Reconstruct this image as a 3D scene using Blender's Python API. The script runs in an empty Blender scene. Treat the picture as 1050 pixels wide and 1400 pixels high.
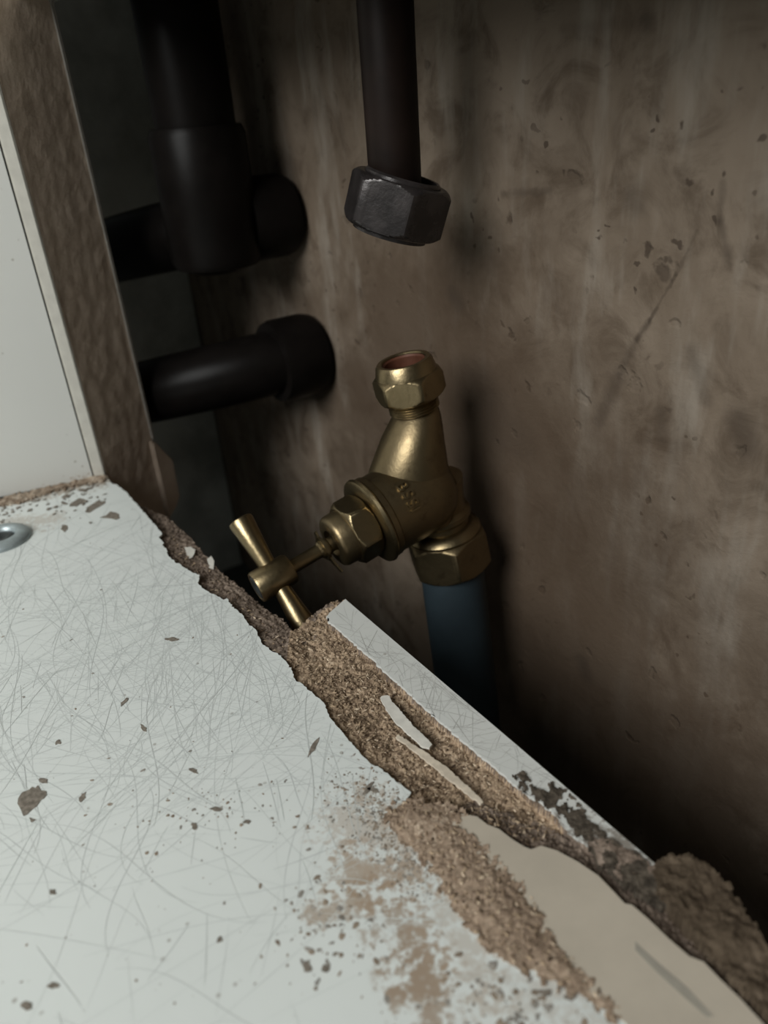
import bpy, bmesh, math, random
import numpy as np
from mathutils import Vector, Matrix, noise
random.seed(7)
rng = np.random.default_rng(7)
S = bpy.context.scene
COL = S.collection

# ------------------------------------------------------------------ camera
F, CX, CY, H = 1050.0, 525.0, 700.0, 0.140
_dn = np.array([150.0, 1900.0, 1050.0]); _up = -_dn / np.linalg.norm(_dn)
_y = np.array([0, 0, 1.0]) - _up * _up[2]; _y /= np.linalg.norm(_y)
RC = np.stack([np.cross(_y, _up), _y, _up])
EYE = np.array([0, 0, H])
cam = bpy.data.cameras.new('camera'); cam_o = bpy.data.objects.new('camera', cam); COL.objects.link(cam_o)
cam.sensor_fit = 'VERTICAL'; cam.sensor_height = 36.0; cam.sensor_width = 27.0
cam.lens = 36.0 * F / 1400.0
cam.clip_start = 0.005; cam.clip_end = 20
M4 = Matrix.Identity(4)
for r in range(3):
    M4[r][0] = RC[r, 0]; M4[r][1] = -RC[r, 1]; M4[r][2] = -RC[r, 2]; M4[r][3] = EYE[r]
cam_o.matrix_world = M4
cam.dof.use_dof = True; cam.dof.focus_distance = 0.215; cam.dof.aperture_fstop = 12.0
S.camera = cam_o

# ------------------------------------------------------------------ light
w = bpy.data.worlds.new('world'); S.world = w; w.use_nodes = True
w.node_tree.nodes['Background'].inputs[0].default_value = (0.80, 0.86, 0.82, 1)
w.node_tree.nodes['Background'].inputs[1].default_value = 0.055


def area(name, loc, target, size, power, col):
    l = bpy.data.lights.new(name, 'AREA'); l.shape = 'DISK'; l.size = size; l.energy = power; l.color = col
    o = bpy.data.objects.new(name, l); COL.objects.link(o); o.location = loc
    o.rotation_euler = (Vector(target) - Vector(loc)).to_track_quat('-Z', 'Y').to_euler()
    return o


area('room_lamp', (-0.60, -0.48, 0.62), (-0.02, 0.20, 0.02), 0.62, 11.2, (0.985, 1.0, 0.98))
S.view_settings.view_transform = 'Standard'; S.view_settings.look = 'None'
S.view_settings.gamma = 1; S.view_settings.exposure = 0.0; S.view_settings.use_curve_mapping = False


# ------------------------------------------------------------------ geometry helpers
def ray(u, v):
    return RC @ np.array([(u - CX) / F, (v - CY) / F, 1.0])


def at_z(u, v, z=0.0):
    d = ray(u, v); return EYE + d * ((z - H) / d[2])


def at_d(u, v, depth):
    return Vector(EYE + ray(u, v) * depth)


def on_plane(u, v, p, n):
    d = ray(u, v); return EYE + d * (((np.array(p) - EYE) @ np.array(n)) / (d @ np.array(n)))


def fl(pts, z=0.0):                       # points on the shelf top -> floor coordinates
    return [tuple(at_z(u, v, z)[:2]) for u, v in pts]


E0 = at_z(472, 820)                        # back edge of the shelf
EDIR = np.array([0.53387, -0.84557, 0.0]); ENOR = np.array([0.84557, 0.53387, 0.0])
WALL_OFF = 0.080
W0 = E0 + ENOR * WALL_OFF


def link(name, me, mats=(), parent=None, smooth=False):
    o = bpy.data.objects.new(name, me); COL.objects.link(o)
    for m in (mats if isinstance(mats, (list, tuple)) else [mats]):
        me.materials.append(m)
    if parent: o.parent = parent
    if smooth:
        me.polygons.foreach_set('use_smooth', [True] * len(me.polygons))
    return o


def mesh_from(name, verts, faces, mats, parent=None, smooth=False, mi=None):
    me = bpy.data.meshes.new(name); me.from_pydata([tuple(map(float, v)) for v in verts], [], faces); me.update()
    if mi is not None:
        me.polygons.foreach_set('material_index', mi)
    return link(name, me, mats, parent, smooth)


def bm_obj(name, bm, mats, parent=None, smooth=False, sharp=None):
    me = bpy.data.meshes.new(name); bmesh.ops.recalc_face_normals(bm, faces=bm.faces[:])
    if sharp is not None:
        for e in bm.edges:
            if len(e.link_faces) == 2 and e.calc_face_angle(0) > math.radians(sharp): e.smooth = False
    bm.to_mesh(me); bm.free()
    return link(name, me, mats, parent, smooth or sharp is not None)


def thing(name, label, cat, loc=(0, 0, 0), group=None):
    o = bpy.data.objects.new(name, None); COL.objects.link(o); o.empty_display_size = 0.01
    o.location = loc; return tag(o, label, cat, group)


def tag(o, label=None, cat=None, group=None, kind=None):
    for k, v in (('label', label), ('category', cat), ('group', group), ('kind', kind)):
        if v: o[k] = v
    return o


def frame(o, axis, ref):
    a = Vector(axis).normalized(); r = Vector(ref); x = (r - a * r.dot(a)).normalized(); y = a.cross(x)
    return Vector(o), x, y, a


def ring_surface(bm, fr, rows, seg=64, close=False, cap0=False, cap1=False):
    """rows: list of (t, r) or (t, func(theta)) along the axis of frame fr."""
    o, x, y, a = fr; rings = []
    for t, r in rows:
        ring = []
        for k in range(seg):
            th = 2 * math.pi * k / seg
            rr = r(th) if callable(r) else r
            ring.append(bm.verts.new(o + a * t + (x * math.cos(th) + y * math.sin(th)) * rr))
        rings.append(ring)
    n = len(rings)
    for i in range(n if close else n - 1):
        A, B = rings[i], rings[(i + 1) % n]
        for k in range(seg):
            bm.faces.new((A[k], A[(k + 1) % seg], B[(k + 1) % seg], B[k]))
    if cap0: bm.faces.new(rings[0][::-1])
    if cap1: bm.faces.new(rings[-1])
    return rings


def hexr(af, yaw, cap):
    def f(th):
        q = (th - yaw) % (math.pi / 3) - math.pi / 6
        return min(af / 2 / math.cos(q), cap)
    return f


def hex_nut(bm, fr, t0, t1, af, yaw, bore, ch=0.0012, seg=96, dome=0.0, corner=0.985):
    """Hexagonal nut with chamfered corners and an open bore; yaw = angle of a corner."""
    R = af / 2 / math.cos(math.pi / 6) * corner; ri = af / 2 * 0.97
    rows = []
    n = 5
    for i in range(n + 1):
        q = i / n; rows.append((t0 + ch * q, hexr(af, yaw, ri + (R - ri) * q ** 0.8)))
    for i in range(n + 1):
        q = 1 - i / n; rows.append((t1 - ch * q, hexr(af, yaw, ri + (R - ri) * q ** 0.8)))
    if dome:
        rows += [(t1 + dome * 0.75, ri * 0.93), (t1 + dome, ri * 0.86)]
        rows += [(t1 + dome, bore + 0.0004), (t1 + dome - 0.0004, bore)]
    else:
        rows += [(t1, bore + 0.0006), (t1 - 0.0006, bore)]
    rows += [(t0 + 0.0006, bore), (t0, bore + 0.0006)]
    ring_surface(bm, fr, rows, seg, close=True)


def in_poly(X, Y, poly):
    P = np.array(poly); inside = np.zeros(X.shape, bool); j = len(P) - 1
    for i in range(len(P)):
        xi, yi = P[i]; xj, yj = P[j]
        c = ((yi > Y) != (yj > Y)) & (X < (xj - xi) * (Y - yi) / (yj - yi + 1e-15) + xi)
        inside ^= c; j = i
    return inside


def dist_poly(X, Y, pts, closed=False):
    P = np.array(pts); D = np.full(X.shape, 1e9)
    for i in range(len(P) - (0 if closed else 1)):
        a = P[i]; b = P[(i + 1) % len(P)]; ba = b - a
        h = np.clip(((X - a[0]) * ba[0] + (Y - a[1]) * ba[1]) / (ba @ ba + 1e-15), 0, 1)
        D = np.minimum(D, np.hypot(X - a[0] - h * ba[0], Y - a[1] - h * ba[1]))
    return D


def vnoise(X, Y, scale, seed=0.0, octv=3):
    """Value noise sampled on a lattice, vectorised."""
    out = np.zeros(X.shape); amp = 1.0; tot = 0
    for o in range(octv):
        u = X * scale * 2 ** o + 37.1 * seed + 11 * o; v = Y * scale * 2 ** o + 17.7 * seed + 5 * o
        iu = np.floor(u).astype(int); iv = np.floor(v).astype(int); fu = u - iu; fv = v - iv
        fu = fu * fu * (3 - 2 * fu); fv = fv * fv * (3 - 2 * fv)

        def hsh(a, b):
            n = (a * 374761393 + b * 668265263) & 0x7fffffff
            n = ((n ^ (n >> 13)) * 1274126177) & 0x7fffffff
            return ((n ^ (n >> 16)) & 0xffff) / 65535.0
        g = (hsh(iu, iv) * (1 - fu) + hsh(iu + 1, iv) * fu) * (1 - fv) + (hsh(iu, iv + 1) * (1 - fu) + hsh(iu + 1, iv + 1) * fu) * fv
        out += g * amp; tot += amp; amp *= 0.5
    return out / tot


def height_patch(name, poly, cell, hfun, base, mats, parent=None, edge=0.0, mfun=None, smooth=False, seed=1.0):
    """A rough solid: a fine grid cut to a ragged outline, with real relief and a skirt down to base."""
    P = np.array(poly); lo = P.min(0) - 2 * cell; hi = P.max(0) + 2 * cell
    nx = int((hi[0] - lo[0]) / cell) + 1; ny = int((hi[1] - lo[1]) / cell) + 1
    gx = lo[0] + np.arange(nx + 1) * cell; gy = lo[1] + np.arange(ny + 1) * cell
    GX, GY = np.meshgrid(gx, gy, indexing='ij')
    cx = (GX[:-1, :-1] + cell / 2); cy = (GY[:-1, :-1] + cell / 2)
    wx = cx + (vnoise(cx, cy, 700, seed) - .5) * edge * 2; wy = cy + (vnoise(cx, cy, 700, seed + 5) - .5) * edge * 2
    ins = in_poly(wx, wy, poly)
    JX = GX + (rng.random(GX.shape) - .5) * cell * .5; JY = GY + (rng.random(GX.shape) - .5) * cell * .5
    Z = hfun(JX, JY)
    used = np.zeros(GX.shape, bool)
    used[:-1, :-1] |= ins; used[1:, :-1] |= ins; used[:-1, 1:] |= ins; used[1:, 1:] |= ins
    idx = -np.ones(GX.shape, int); idx[used] = np.arange(used.sum())
    verts = np.stack([JX[used], JY[used], Z[used]], 1)
    I, J = np.nonzero(ins)
    faces = np.stack([idx[I, J], idx[I + 1, J], idx[I + 1, J + 1], idx[I, J + 1]], 1).tolist()
    mi = []
    if mfun is not None:
        mi = mfun(cx[I, J], cy[I, J]).astype(int).tolist()
    pad = np.pad(ins, 1)
    low = {}; vl = verts.tolist(); sk = []

    def lowv(i):
        if i not in low:
            low[i] = len(vl); v = vl[i]; vl.append([v[0], v[1], base])
        return low[i]
    for di, dj, a, b in ((0, -1, (0, 0), (1, 0)), (1, 0, (1, 0), (1, 1)), (0, 1, (1, 1), (0, 1)), (-1, 0, (0, 1), (0, 0))):
        nb = pad[1 + di:1 + di + ins.shape[0], 1 + dj:1 + dj + ins.shape[1]]
        for i, j in zip(*np.nonzero(ins & ~nb)):
            p = int(idx[i + a[0], j + a[1]]); q = int(idx[i + b[0], j + b[1]])
            sk.append([q, p, lowv(p), lowv(q)])
    mi += [0] * len(sk)
    return mesh_from(name, vl, faces + sk, mats, parent, smooth, mi if mfun is not None else None)


def ragged(pts, step=0.0009, amp=0.00035, straight=()):
    """Subdivide a floor polygon and shake its edge like broken laminate."""
    out = []
    n = len(pts)
    for i in range(n):
        a = np.array(pts[i]); b = np.array(pts[(i + 1) % n]); L = np.hypot(*(b - a))
        k = max(1, int(L / step)) if i not in straight else 1
        for q in range(k):
            p = a + (b - a) * q / k
            if k > 1 and q: p = p + (rng.random(2) - .5) * 2 * amp
            out.append((p[0], p[1]))
    return out


def plate(name, pts, z0, z1, mat, parent=None, tilt=None):
    bm = bmesh.new()
    zf = tilt or (lambda x, y: 0.0)
    T = [bm.verts.new((x, y, z1 + zf(x, y))) for x, y in pts]
    B = [bm.verts.new((x, y, z0 + zf(x, y))) for x, y in pts]
    n = len(pts)
    ft = bm.faces.new(T); fb = bm.faces.new(B[::-1])
    for i in range(n):
        bm.faces.new((T[i], B[i], B[(i + 1) % n], T[(i + 1) % n]))
    bmesh.ops.triangulate(bm, faces=[ft, fb])
    return bm_obj(name, bm, mat, parent)


def prism_box(name, base_pts, z0, z1, mat, parent=None, bevel=0.0):
    bm = bmesh.new(); n = len(base_pts)
    T = [bm.verts.new((p[0], p[1], z1)) for p in base_pts]; B = [bm.verts.new((p[0], p[1], z0)) for p in base_pts]
    bm.faces.new(T); bm.faces.new(B[::-1])
    for i in range(n): bm.faces.new((T[i], B[i], B[(i + 1) % n], T[(i + 1) % n]))
    if bevel:
        bmesh.ops.recalc_face_normals(bm, faces=bm.faces[:])
        bmesh.ops.bevel(bm, geom=bm.edges[:], offset=bevel, segments=2, affect='EDGES')
    return bm_obj(name, bm, mat, parent)


# ------------------------------------------------------------------ material helpers
class N:
    def __init__(s, name):
        s.m = bpy.data.materials.new(name); s.m.use_nodes = True; s.t = s.m.node_tree
        s.b = s.t.nodes['Principled BSDF']; s.tc = s.t.nodes.new('ShaderNodeTexCoord')
        s.P = s.tc.outputs['Object']

    def set(s, k, v):
        if hasattr(v, 'is_linked') or isinstance(v, bpy.types.NodeSocket): s.t.links.new(v, s.b.inputs[k])
        else: s.b.inputs[k].default_value = v
        return s

    def _in(s, sock, v):
        if isinstance(v, bpy.types.NodeSocket): s.t.links.new(v, sock)
        else: sock.default_value = v

    def math(s, op, a, b=0.0, c=0.0, clamp=False):
        n = s.t.nodes.new('ShaderNodeMath'); n.operation = op; n.use_clamp = clamp
        for i, v in enumerate((a, b, c)): s._in(n.inputs[i], v)
        return n.outputs[0]

    def vec(s, op, a, b=None, scale=None):
        n = s.t.nodes.new('ShaderNodeVectorMath'); n.operation = op
        s._in(n.inputs[0], a)
        if b is not None: s._in(n.inputs[1], b)
        if scale is not None: s._in(n.inputs['Scale'], scale)
        return n.outputs['Value'] if op in ('DOT_PRODUCT', 'LENGTH', 'DISTANCE') else n.outputs[0]

    def mapping(s, v, scale=(1, 1, 1), rot=(0, 0, 0), loc=(0, 0, 0)):
        n = s.t.nodes.new('ShaderNodeMapping'); s._in(n.inputs['Vector'], v)
        n.inputs['Scale'].default_value = scale; n.inputs['Rotation'].default_value = rot; n.inputs['Location'].default_value = loc
        return n.outputs[0]

    def noise(s, scale, detail=4, rough=.55, v=None, dist=0.0, color=False):
        n = s.t.nodes.new('ShaderNodeTexNoise'); s._in(n.inputs['Vector'], v if v is not None else s.P)
        n.inputs['Scale'].default_value = scale; n.inputs['Detail'].default_value = detail
        n.inputs['Roughness'].default_value = rough; n.inputs['Distortion'].default_value = dist
        return n.outputs['Color' if color else 'Fac']

    def voronoi(s, scale, v=None, feature='F1', out='Distance', rand=1.0):
        n = s.t.nodes.new('ShaderNodeTexVoronoi'); n.feature = feature; s._in(n.inputs['Vector'], v if v is not None else s.P)
        n.inputs['Scale'].default_value = scale; n.inputs['Randomness'].default_value = rand
        return n.outputs[out]

    def ramp(s, f, stops, interp='LINEAR'):
        n = s.t.nodes.new('ShaderNodeValToRGB'); s._in(n.inputs[0], f); e = n.color_ramp.elements; n.color_ramp.interpolation = interp
        while len(e) < len(stops): e.new(0.5)
        for k, (p, c) in enumerate(stops):
            e[k].position = p; e[k].color = (c, c, c, 1) if isinstance(c, (int, float)) else (*c, 1)
        return n.outputs[0]

    def step(s, x, a, b):
        n = s.t.nodes.new('ShaderNodeMapRange'); n.interpolation_type = 'SMOOTHSTEP'; s._in(n.inputs[0], x)
        n.inputs[1].default_value = a; n.inputs[2].default_value = b
        return n.outputs[0]

    def mix(s, f, a, b, mode='MIX'):
        n = s.t.nodes.new('ShaderNodeMix'); n.data_type = 'RGBA'; n.blend_type = mode
        s._in(n.inputs[0], f)
        for sock, v in ((n.inputs[6], a), (n.inputs[7], b)):
            s._in(sock, v if isinstance(v, bpy.types.NodeSocket) else (*v, 1))
        return n.outputs[2]

    def bump(s, h, strength=.5, dist=.001):
        n = s.t.nodes.new('ShaderNodeBump'); n.inputs['Strength'].default_value = strength; n.inputs['Distance'].default_value = dist
        s.t.links.new(h, n.inputs['Height']); s.t.links.new(n.outputs[0], s.b.inputs['Normal'])
        return s

    def capsule(s, a, b, v=None):
        """Distance (m) from the shading point to the segment a-b."""
        v = v if v is not None else s.P
        a = Vector(a); b = Vector(b); ba = b - a
        pa = s.vec('SUBTRACT', v, tuple(a))
        h = s.math('DIVIDE', s.vec('DOT_PRODUCT', pa, tuple(ba)), max(ba.dot(ba), 1e-12), clamp=True)
        sc = s.vec('SCALE', tuple(ba), scale=h)
        return s.vec('LENGTH', s.vec('SUBTRACT', pa, sc))


def p3(u, v): return tuple(float(c) for c in at_z(u, v))


def m_laminate(name, base, stains=(), scratch=.85, rough=.42):
    n = N(name)
    big = n.noise(14, 3, .5)
    col = n.mix(n.step(big, .3, .75), base, tuple(c * .95 for c in base))
    
    # tiny specks of dirt
    sp = n.voronoi(330, feature='F1'); keep = n.step(n.noise(90, 2), .58, .66)
    col = n.mix(n.math('MULTIPLY', n.math('MULTIPLY', n.step(sp, .20, .12), keep), .55), col, (.22, .19, .15))
    fine = n.noise(520, 4, .7); mid = n.noise(120, 4, .6)
    for a, b, r, amt, colr in stains:
        d = n.capsule(a, b)
        q = n.math('SUBTRACT', 1.0, n.math('DIVIDE', d, r))
        k = n.math('ADD', n.math('MULTIPLY', q, .62), n.math('ADD', n.math('MULTIPLY', n.math('SUBTRACT', fine, .5), 2.6), n.math('MULTIPLY', n.math('SUBTRACT', mid, .5), 2.0)))
        mk = n.math('MULTIPLY', n.step(k, .12, .62), n.step(q, 0.0, .25))
        col = n.mix(n.math('MULTIPLY', mk, amt), col, colr)
    n.set('Base Color', col).set('Roughness', rough)
    n.b.inputs['Specular IOR Level'].default_value = .35
    h = n.math('MULTIPLY', n.noise(260, 2), .4)
    n.bump(h, .22, .0003)
    return n.m


def m_chip(name, cols, scale=1.0, rough=.9, coarse=.5):
    n = N(name)
    wob = n.vec('ADD', n.P, n.vec('SCALE', n.noise(300, 2, .5, color=True), scale=.0015))
    c1 = n.voronoi(900 * scale, n.mapping(wob, scale=(.6, 1.4, 1), rot=(0, 0, .6)), out='Color')
    c2 = n.voronoi(800 * scale, n.mapping(wob, scale=(1.4, .6, 1), rot=(0, 0, .9)), out='Color')
    sel = n.step(n.noise(500 * scale, 1), .46, .54)
    g = n.t.nodes.new('ShaderNodeSeparateColor'); n._in(g.inputs[0], n.mix(sel, c1, c2))
    k = n.math('ADD', n.math('MULTIPLY', g.outputs[0], coarse), n.math('MULTIPLY', n.noise(1300, 4, .75), .75 - coarse * .3))
    k = n.math('ADD', k, n.math('MULTIPLY', n.math('SUBTRACT', n.noise(70, 4), .5), .8))
    col = n.ramp(k, [(.15, cols[0]), (.42, cols[1]), (.72, cols[2]), (1.0, cols[3])])
    n.set('Base Color', col).set('Roughness', rough)
    n.b.inputs['Specular IOR Level'].default_value = .15
    n.bump(n.math('ADD', n.math('MULTIPLY', g.outputs[0], .4), n.noise(1600, 3, .7)), .5, .0003)
    return n.m


def m_plain(name, col, rough=.6, metal=0.0, var=.15, scale=200, spec=.5, bump=.1, bd=.0003):
    n = N(name)
    f = n.noise(scale, 5, .6)
    n.set('Base Color', n.mix(n.step(f, .3, .7), tuple(c * (1 - var) for c in col), tuple(min(1, c * (1 + var)) for c in col)))
    n.set('Roughness', rough).set('Metallic', metal)
    n.b.inputs['Specular IOR Level'].default_value = spec
    n.bump(n.noise(scale * 4, 4, .6), bump, bd)
    return n.m


def m_brass(name, a, b, dark, rough):
    n = N(name)
    f = n.noise(70, 5, .62, dist=.4); g = n.noise(900, 3, .6)
    col = n.mix(n.step(f, .35, .7), a, b)
    col = n.mix(n.math('MULTIPLY', n.step(n.noise(160, 5, .7), .55, .72), .6), col, dark)
    n.set('Base Color', col).set('Metallic', 1.0)
    n.set('Roughness', n.math('ADD', rough, n.math('MULTIPLY', n.math('SUBTRACT', f, .5), .3)))
    n.bump(n.math('ADD', g, n.math('MULTIPLY', n.noise(260, 3), 1.5)), .22, .00025)
    return n.m


def m_wall():
    n = N('stained_plaster')
    big = n.noise(16, 5, .6, dist=.5); mid = n.noise(55, 6, .62, dist=.8); streak = n.noise(1.0, 4, .6, n.mapping(n.P, scale=(70, 70, 16)))
    col = n.mix(n.step(big, .32, .68), (.126, .094, .067), (.198, .156, .118))
    col = n.mix(n.math('MULTIPLY', n.step(mid, .44, .70), .85), col, (.084, .060, .041))
    col = n.mix(n.math('MULTIPLY', n.step(streak, .50, .72), .62), col, (.265, .23, .19))
    wd = n.vec('ADD', n.P, n.vec('SCALE', n.vec('SUBTRACT', n.noise(120, 3, .5, color=True), (.5, .5, .5)), scale=.012))
    sp = n.step(n.voronoi(62, wd), .17, .09)
    sp2 = n.step(n.voronoi(150, wd), .20, .11)
    keep = n.step(n.noise(24, 2), .47, .58)
    col = n.mix(n.math('MULTIPLY', n.math('MULTIPLY', n.math('MAXIMUM', sp, sp2), keep), .85), col, (.055, .039, .028))

    band_d = n.capsule(tuple(float(c) for c in on_plane(600, 560, W0, ENOR)), tuple(float(c) for c in on_plane(880, 1060, W0, ENOR)))  # ragged darker brown area from beside the tap down to the lower right
    dk = n.math('ADD', n.math('SUBTRACT', 1.0, n.math('DIVIDE', band_d, .10)), n.math('MULTIPLY', n.math('SUBTRACT', n.noise(30, 5, .65), .5), 1.6))
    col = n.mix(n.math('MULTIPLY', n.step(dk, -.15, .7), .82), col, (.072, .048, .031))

    def wp(u, v): return tuple(float(c) for c in on_plane(u, v, W0, ENOR))
    jit = n.math('MULTIPLY', n.math('SUBTRACT', n.noise(260, 4), .5), .0022)
    for a, b, r, amt in ((wp(955, 315), wp(925, 375), .0004, .5), (wp(925, 375), wp(888, 440), .0004, .85), (wp(888, 440), wp(870, 465), .0008, .9), (wp(870, 465), wp(846, 515), .0009, .5), (wp(846, 515), wp(818, 575), .0018, .6),
                         (wp(990, 250), wp(986, 300), .0009, .6), (wp(986, 300), wp(1000, 360), .0009, .7),
                         (wp(1012, 575), wp(1022, 612), .0030, .75), (wp(905, 565), wp(905, 600), .0018, .5),
                         (wp(945, 480), wp(965, 545), .0016, .45), (wp(622, 402), wp(630, 412), .0026, .7),
                         (wp(690, 265), wp(750, 262), .0009, .55), (wp(862, 270), wp(872, 282), .0022, .5), (wp(770, 40), wp(880, 30), .0012, .3),
                         (wp(795, 905), wp(800, 925), .0025, .7), (wp(655, 520), wp(700, 600), .0075, .45), (wp(880, 25), wp(883, 32), .0017, .8)):
        d = n.math('ADD', n.capsule(a, b), jit)
        col = n.mix(n.math('MULTIPLY', n.step(d, r * 2.2, r * .2), amt * .75), col, (.05, .036, .026))
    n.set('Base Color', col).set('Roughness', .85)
    n.b.inputs['Specular IOR Level'].default_value = .2
    h = n.math('ADD', n.math('MULTIPLY', mid, .8), n.math('ADD', n.math('MULTIPLY', n.noise(340, 4, .6), .35), n.math('MULTIPLY', sp, -.6)))
    n.bump(h, .55, .0016)
    return n.m


BROWN = (.36, .27, .19)
stains = [(p3(480, 1185), p3(570, 1205), .0085, .75, BROWN), (p3(530, 1235), p3(575, 1320), .0090, .75, (.33, .25, .18)),
          (p3(570, 1320), p3(610, 1460), .0095, .85, (.33, .25, .18)), (p3(445, 1245), p3(520, 1225), .006, .75, BROWN),
          (p3(470, 1120), p3(570, 1160), .012, .50, (.42, .33, .25)), (p3(500, 1085), p3(555, 1120), .007, .55, (.42, .34, .26)),
          (p3(600, 1240), p3(660, 1340), .009, .45, (.42, .34, .26)), (p3(690, 1340), p3(820, 1400), .008, .40, (.42, .35, .28)),
          (p3(-30, 690), p3(140, 660), .009, .75, (.33, .26, .19)), (p3(-20, 725), p3(60, 712), .012, .5, (.40, .33, .26))]
WHITE = (.71, .745, .72)
M_LAM = m_laminate('scratched_white_melamine', WHITE, stains)
M_STRIP = m_laminate('scratched_strip_melamine', (.62, .63, .60), [(p3(716, 1078), p3(722, 1066), .004, .9, (.10, .085, .065)), (p3(800, 1135), p3(885, 1190), .009, .8, (.17, .14, .11))])
M_PANEL = m_laminate('painted_panel', (.60, .60, .565), [(p3(-10, 690), p3(140, 655), .006, .8, (.30, .22, .15))], scratch=.96, rough=.55)
M_LIP = m_plain('cream_edge', (.56, .54, .48), .55, var=.06)
M_CREAM = m_plain('cream_board', (.485, .43, .35), .55, var=.06, scale=60, spec=.3, bump=.05)
M_CHIP = m_chip('raw_chipboard', [(.10, .068, .045), (.24, .172, .115), (.43, .32, .22), (.62, .49, .36)])
M_DARKCHIP = m_chip('grimy_chipboard', [(.075, .056, .045), (.155, .118, .092), (.24, .185, .145), (.33, .265, .215)])
M_DUST = m_chip('sawdust', [(.15, .105, .075), (.26, .19, .135), (.37, .28, .205), (.52, .42, .32)], 1.3)
M_BATTEN = m_chip('weathered_chipboard_edge', [(.36, .285, .225), (.45, .36, .285), (.51, .42, .34), (.57, .48, .40)], .3, coarse=.15)
M_DIRT = m_plain('black_dirt', (.085, .070, .054), .95, var=.5, scale=500, spec=.1, bump=.6)
M_GREYCHIP = m_plain('exposed_chip_core', (.20, .175, .145), .9, var=.3, scale=900, spec=.1)
M_SLIVER = m_plain('sliver_white', (.66, .64, .58), .5, var=.10, scale=300)
M_SLIVER2 = m_plain('sliver_cream', (.62, .54, .43), .6, var=.18, scale=300)
M_FLAKES = [m_plain('wood_flake_%s' % k, c, .85, var=.2, scale=900, spec=.15) for k, c in
            (('dark', (.11, .075, .05)), ('mid', (.25, .18, .12)), ('tan', (.40, .30, .20)), ('pale', (.60, .48, .35)))]
M_BRASS = m_brass('tarnished_brass', (.30, .235, .135), (.22, .17, .095), (.12, .085, .048), .35)
M_BRASS2 = m_brass('cast_brass', (.235, .18, .102), (.175, .135, .077), (.10, .07, .04), .42)
M_COPPER = m_plain('copper_bore', (.11, .040, .022), .5, .3, .2)
M_DKPIPE = m_plain('blackened_copper', (.011, .0065, .005), .5, .05, .35, 60, .16)
M_DKNUT = m_plain('blackened_nut', (.034, .029, .028), .27, .4, .4, 120, .5, .25, .0003)
M_BLACK = m_plain('black_plastic', (.0055, .0045, .004), .36, 0, .2, 80, .07)
M_BLUE = m_plain('blue_polythene', (.024, .036, .044), .5, 0, .12, 60, .3)
M_STEEL = m_plain('zinc_washer', (.36, .41, .42), .42, .6, .12, 300)
M_DARKHOLE = m_plain('screw_recess', (.05, .055, .055), .4, .6, .2)
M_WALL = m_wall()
M_VOID = m_plain('grey_render', (.50, .51, .47), .9, 0, .25, 25, .1, .4, .002)
M_VOIDFLOOR = m_plain('dusty_concrete', (.07, .073, .068), .9, 0, .25, 40, .1, .5, .002)

# ------------------------------------------------------------------ the setting
def wall_pt(s, off, z): return W0 + EDIR * s + ENOR * off + np.array([0, 0, z])


def wall_mesh():
    # plaster wall, gently uneven (real relief), 25 mm thick
    s0, s1, z0, z1 = -0.62, 0.40, -0.34, 0.60; ns, nz = 130, 120; V = []; Fc = []
    for i in range(ns + 1):
        for k in range(nz + 1):
            s = s0 + (s1 - s0) * i / ns; z = z0 + (z1 - z0) * k / nz
            d = (noise.noise(Vector((s * 14, z * 14, 3))) * .0016 + noise.noise(Vector((s * 55, z * 55, 9))) * .0007)
            V.append(wall_pt(s, d, z))
    for i in range(ns):
        for k in range(nz):
            a = i * (nz + 1) + k; Fc.append((a, a + nz + 1, a + nz + 2, a + 1))
    b = len(V)
    for s, z in ((s0, z0), (s1, z0), (s1, z1), (s0, z1)): V.append(wall_pt(s, .025, z))
    Fc.append((b, b + 1, b + 2, b + 3))
    c = [0, ns * (nz + 1), ns * (nz + 1) + nz, nz]
    for q in range(4):
        Fc.append((c[q], b + q, b + (q + 1) % 4, c[(q + 1) % 4]))
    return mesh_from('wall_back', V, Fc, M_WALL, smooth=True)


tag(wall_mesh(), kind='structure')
SN = -0.306
WL = [wall_pt(SN, -0.066, 0), wall_pt(SN, -0.0015, 0), wall_pt(SN - .03, -0.0015, 0), wall_pt(SN - .03, -0.066, 0)]
tag(prism_box('wall_left', WL, -.17, .60, M_VOID), kind='structure')
ZF = -0.17
UP = [wall_pt(-.24, -WALL_OFF - .016, 0), wall_pt(.36, -WALL_OFF - .016, 0), wall_pt(.36, -WALL_OFF, 0), wall_pt(-.24, -WALL_OFF, 0)]
tag(prism_box('shade_board', UP, .176, .45, M_LIP), kind='structure')      # unseen board added above to shade the top of the wall
tag(prism_box('floor', [(-.9, -.3), (.5, -.3), (.5, 1.1), (-.9, 1.1)], ZF - .02, ZF, M_VOIDFLOOR), kind='structure')

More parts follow.
